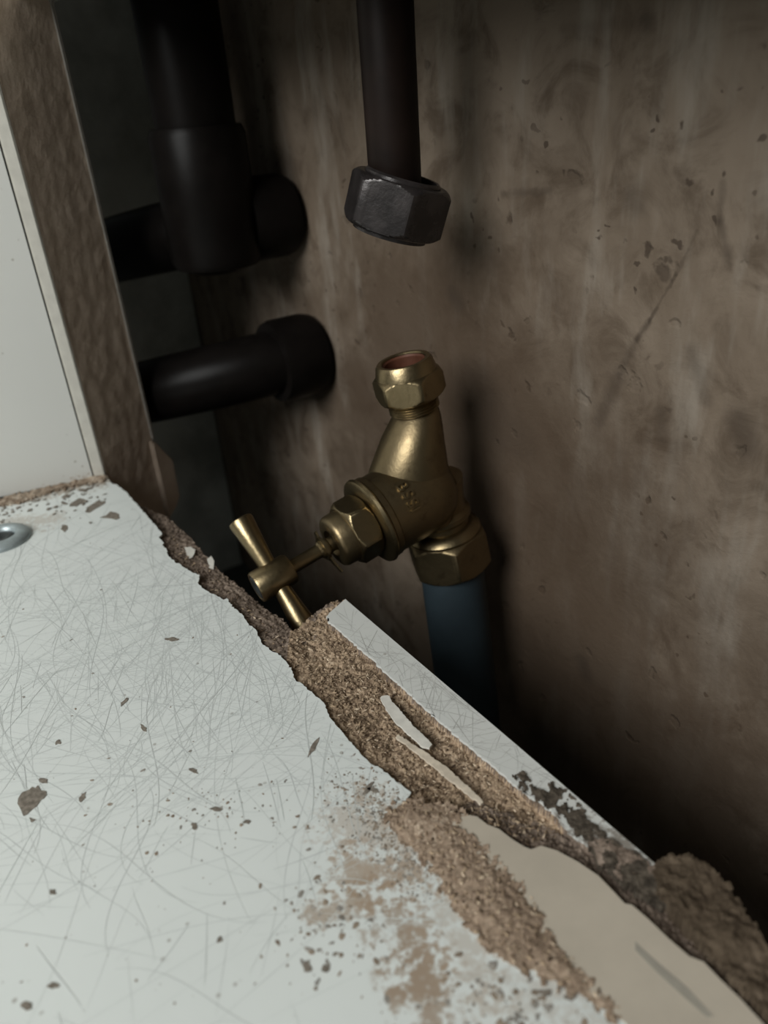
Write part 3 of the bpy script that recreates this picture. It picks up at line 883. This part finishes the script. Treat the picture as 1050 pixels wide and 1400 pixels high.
# flange ring, bonnet hexagon, gland nut, spindle, clip, tee handle: along the spindle axis
bm = bmesh.new(); ring_surface(bm, fs, [(.0193, .0120), (.0193, .0152), (.0200, .0157), (.0210, .0154), (.0216, .0144), (.0214, .0100)], 72, cap0=True, cap1=True)
tp(bm_obj('flange', bm, M_BRASS, tap, sharp=35))
bm = bmesh.new(); hex_nut(bm, fs, .0216, .0305, .0205, .55, .006, .0016)
tp(bm_obj('bonnet', bm, M_BRASS, tap, sharp=28))
bm = bmesh.new(); ring_surface(bm, fs, [(.0295, .0094), (.0345, .0092), (.0356, .0086), (.0361, .0077), (.0361, .0048), (.0345, .0044)], 56, cap0=True, cap1=True)
tp(bm_obj('bonnet_neck', bm, M_BRASS2, tap, sharp=35))
bm = bmesh.new(); ring_surface(bm, fs, [(.0340, .0026), (.0375, .0026), (.0380, .0031), (.0407, .0031), (.0413, .0024), (SL - .013, .0024), (SL - .012, .0030)], 36, cap0=True, cap1=True)
tp(bm_obj('spindle', bm, M_BRASS, tap, sharp=35))
# spring clip: two flat prongs standing out sideways from the spindle
_b = Vector(RC @ np.array([92.0, 146.0, 0])).normalized(); _f = Vector(RC @ np.array([0, 0, 1.0]))
bar_dir = (_b - _f * (_b.dot(SA) / _f.dot(SA))).normalized(); side = SA.cross(bar_dir).normalized()


def clip():
    bm = bmesh.new(); c = Gc + SA * .0394
    for s, L in ((1, .0098), (-1, .0062)):
        pr = []
        for q, wv in ((0.0030, .0016), (.006, .0012), (L, .0008)):
            bend = SA * (-.0012 * (q / .0098) ** 2)
            p = c + bar_dir * (s * q) + bend
            pr.append([bm.verts.new(p + side * (wv * i) + SA * (.00035 * j)) for i, j in ((-1, -1), (1, -1), (1, 1), (-1, 1))])
        for A, B in zip(pr, pr[1:]):
            for k in range(4): bm.faces.new((A[k], A[(k + 1) % 4], B[(k + 1) % 4], B[k]))
        bm.faces.new(pr[0]); bm.faces.new(pr[-1][::-1])
    ring_surface(bm, (c, bar_dir, side, SA), [(-.0005, .0031), (-.0005, .0043), (.0005, .0043), (.0005, .0031)], 28, close=True)
    return bm


tp(bm_obj('retaining_clip', clip(), M_BRASS, tap, sharp=35))
bm = bmesh.new(); ring_surface(bm, fs, [(SL - .0132, .0030), (SL - .0130, .0048), (SL - .0122, .0053), (SL - .0006, .0054), (SL, .0050), (SL, .0043), (SL - .0018, .0038), (SL - .0035, .0018)], 56, cap0=True, cap1=True)
hub = tp(bm_obj('handle_hub', bm, M_BRASS, tap, sharp=35))
bm = bmesh.new(); ring_surface(bm, fs, [(SL - .0034, .0042), (SL - .0004, .0044), (SL + .0001, .0036), (SL - .0002, .0022), (SL - .0013, .0010)], 32, cap0=True, cap1=True)
tp(bm_obj('handle_screw', bm, M_DARKHOLE, tap, sharp=35))
Hc = Gc + SA * (SL - .0070)
for sgn, Lb in ((-1, .0222), (1, .0205)):
    fb = frame(Hc, bar_dir * sgn, SA); bm = bmesh.new()
    ring_surface(bm, fb, [(.0030, .0028), (.0060, .0029), (.0120, .0034), (Lb - .0012, .0042), (Lb - .0004, .0040), (Lb, .0033)], 40, cap0=True, cap1=True)
    tp(bm_obj('handle_bar', bm, M_BRASS, tap, sharp=40))
# top compression nut + threaded collar + copper-lined mouth
bm = bmesh.new(); rows = []
for i in range(7):
    t = LEN - .0182 + .0006 + i * .0009; rows += [(t, .0080), (t + .00045, .0086)]
ring_surface(bm, fm, rows, 56, cap0=True, cap1=True)
tp(bm_obj('threaded_collar', bm, M_BRASS, tap, sharp=20))
bm = bmesh.new(); hex_nut(bm, fm, LEN - .0130, LEN - .0042, .0212, math.radians(17), .0072, .0018, dome=.0042)
tp(bm_obj('top_nut', bm, M_BRASS, tap, sharp=28))
bm = bmesh.new(); ring_surface(bm, fm, [(LEN - .0006, .0071), (LEN - .0012, .0066), (LEN - .012, .0064), (LEN - .0125, .0071)], 48, close=True)
tag(tp(bm_obj('olive', bm, M_COPPER, tap, sharp=35)), 'reddish copper ring inside the open mouth')
bm = bmesh.new(); ring_surface(bm, fm, [(LEN - .0130, .0070), (LEN - .0135, .0070)], 40, cap0=True, cap1=True)
tp(bm_obj('bore_stop', bm, M_COPPER, tap))
# bottom nut: rounded shoulder over a hexagon
bm = bmesh.new(); hex_nut(bm, fm, -.0165, -.0015, .0272, math.radians(8), .0125, .0020)
tp(bm_obj('bottom_nut', bm, M_BRASS2, tap, sharp=28))
bm = bmesh.new(); ring_surface(bm, fm, [(-.0016, .0120), (-.0016, .0134), (-.0006, .0136), (.0006, .0128), (.0016, .0112), (.0020, .0100)], 64, cap0=True, cap1=True)
tp(bm_obj('nut_shoulder', bm, M_BRASS, tap, sharp=40))
# raised cast letters round the globe
txt = bpy.data.curves.new('cast_letters', 'FONT'); txt.body = 'BSSI'; txt.size = .0058; txt.extrude = .00065; txt.align_x = 'CENTER'; txt.align_y = 'CENTER'; txt.space_character = 1.1
to = bpy.data.objects.new('cast_letters', txt); COL.objects.link(to)
dg = bpy.context.evaluated_depsgraph_get(); tm = bpy.data.meshes.new_from_object(to.evaluated_get(dg)); bpy.data.objects.remove(to)
camdir = (Vector(EYE) - Gc); cperp = (camdir - SA * camdir.dot(SA)).normalized(); upv = cperp.cross(SA)
aim = (at_d(547, 686, .252) - Gc); ta = aim.dot(SA); aperp = (aim - SA * aim.dot(SA)).normalized(); a0 = math.atan2(aperp.dot(upv), aperp.dot(cperp))
for v_ in tm.vertices:
    th = a0 + v_.co.x / .0146 * 1.0; r = .0146 + v_.co.z
    # letters run round the globe, their feet towards the handle
    v_.co = Gc + SA * (.0098 - v_.co.y) + (cperp * math.cos(th) + upv * math.sin(th)) * r
tm.update(); lt = link('cast_letters', tm, M_BRASS, tap); tp(lt); tag(lt, 'raised cast letters on the globe')

# blue pipe below the tap
bdir = (at_d(641, 1000, .318) - at_d(617, 800, .292)).normalized()
b0 = Pb - AX * .0150
blue_end = b0 + bdir * ((b0.z - ZF) / abs(bdir.z))
bm = bmesh.new(); fbz = frame(b0, (blue_end - b0), (1, 0, 0)); Lb = (blue_end - b0).length
ring_surface(bm, fbz, [(0, .0095), (0, .0120)] + [(q * Lb / 12, .0120) for q in range(1, 13)] + [(Lb, .0095)], 48, close=True)
bp = bm_obj('blue_water_pipe', bm, M_BLUE, sharp=40); tag(bp, 'blue plastic water pipe rising from the floor to the brass tap', 'pipe')

# ------------------------------------------------------------------ upper cut pipe with its loose nut
pz = .222
pc = at_d(540, 240, pz); pt_ = at_d(525, 0, .222)
px, py = pc.x, pc.y
pipe_bot = at_d(531, 322, .226).z
bm = bmesh.new(); fp = frame((px, py, pipe_bot), (0, 0, 1), (1, 0, 0)); PL = .36
ring_surface(bm, fp, [(0, .0062), (0, .0073), (.0005, .0076), (.05, .0076), (.12, .0076), (PL, .0076), (PL, .0062)], 48, close=True)
up = bm_obj('supply_pipe', bm, M_DKPIPE, sharp=40); tag(up, 'dark cut off copper pipe hanging down above the brass tap', 'pipe')
rgt = Vector(RC @ np.array([1, 0, 0])); dwn = Vector(RC @ np.array([0, 1, 0])); fwd = Vector(RC @ np.array([0, 0, 1]))
tl = math.radians(21)
nax = Vector((0, 0, 1)); nax = (Matrix.Rotation(tl, 3, fwd) @ nax).normalized()      # lean of the loose nut
nc = at_d(541, 283, .222); nc = Vector((px, py, nc.z))
nut = thing('pipe_nut', 'blackened hexagonal nut hanging askew on the dark cut pipe', 'nut', tuple(nc))
fn = frame((0, 0, 0), nax, Vector(EYE) - nc)
bm = bmesh.new(); hex_nut(bm, fn, -.0072, .0072, .0272, math.radians(16), .0112, .0018)
bm_obj('hexagon', bm, M_DKNUT, nut, sharp=25)
bm = bmesh.new(); ring_surface(bm, fn, [(.0060, .0113), (.0078, .0112), (.0084, .0106), (.0082, .0100), (-.0060, .0100), (-.0085, .0104), (-.0085, .0112)], 48, close=True)
bm_obj('olive_ring', bm, M_DKNUT, nut, sharp=40)

# ------------------------------------------------------------------ black waste pipes in the recess
def wpt(u, v, off): return Vector(on_plane(u, v, W0 - ENOR * off, ENOR))


def waste():
    t = thing('waste_pipe', 'black plastic waste pipe with two branches running into the wall, in the dark recess', 'pipe')
    en = Vector(ENOR)
    e1 = wpt(390, 293, .003); e2 = wpt(428, 482, .003)
    j1 = e1 - en * .036                                     # where the upper branch meets the stack
    R1 = .0165
    bm = bmesh.new(); f = frame((j1.x, j1.y, e1.z - .019), (0, 0, 1), (1, 0, 0))
    ring_surface(bm, f, [(0, .010), (.003, R1 + .002), (.006, R1 + .0035), (.055, R1 + .0035), (.058, R1 + .002), (.058, R1), (.45, R1), (.45, R1 - .003)], 48, cap0=True); bm_obj('stack', bm, M_BLACK, t, sharp=40)
    bm = bmesh.new(); f = frame((j1.x, j1.y, e1.z + .175), (0, 0, 1), (1, 0, 0))
    ring_surface(bm, f, [(0, R1 - .001), (0, R1 + .003), (.002, R1 + .0042), (.030, R1 + .0042), (.032, R1 + .003), (.032, R1 - .001)], 48, close=True); bm_obj('collar', bm, M_BLACK, t, sharp=40)
    for e, r, rc, far in ((e1, .0150, .0168, at_d(150, 344, .378)), (e2, .0150, .0185, at_d(184, 540, .376))):
        c0 = e - en * .002; c1 = e - en * .046; bm = bmesh.new(); rings = []; prev = None      # swept bend running off behind the upright
        for q in range(25):
            t_ = q / 24; p = c0 * (1 - t_) ** 2 + c1 * (2 * t_ * (1 - t_)) + far * t_ ** 2
            tan = ((c1 - c0) * (1 - t_) + (far - c1) * t_).normalized(); x_ = tan.cross(Vector((0, 0, 1))).normalized(); y_ = x_.cross(tan)
            rings.append([bm.verts.new(p + (x_ * math.cos(k * math.pi / 18) + y_ * math.sin(k * math.pi / 18)) * r) for k in range(36)])
        for A, B in zip(rings, rings[1:]):
            for k in range(36): bm.faces.new((A[k], A[(k + 1) % 36], B[(k + 1) % 36], B[k]))
        bm.faces.new(rings[0]); bm.faces.new(rings[-1][::-1]); bm_obj('branch', bm, M_BLACK, t, sharp=40)
        bm = bmesh.new(); f = frame(e, -en, (0, 0, 1))
        ring_surface(bm, f, [(.000, r - .001), (.000, rc), (.004, rc + .001), (.019, rc + .001), (.022, rc), (.022, r - .001)], 48, close=True); bm_obj('collar', bm, M_BLACK, t, sharp=40)
    return t


waste()
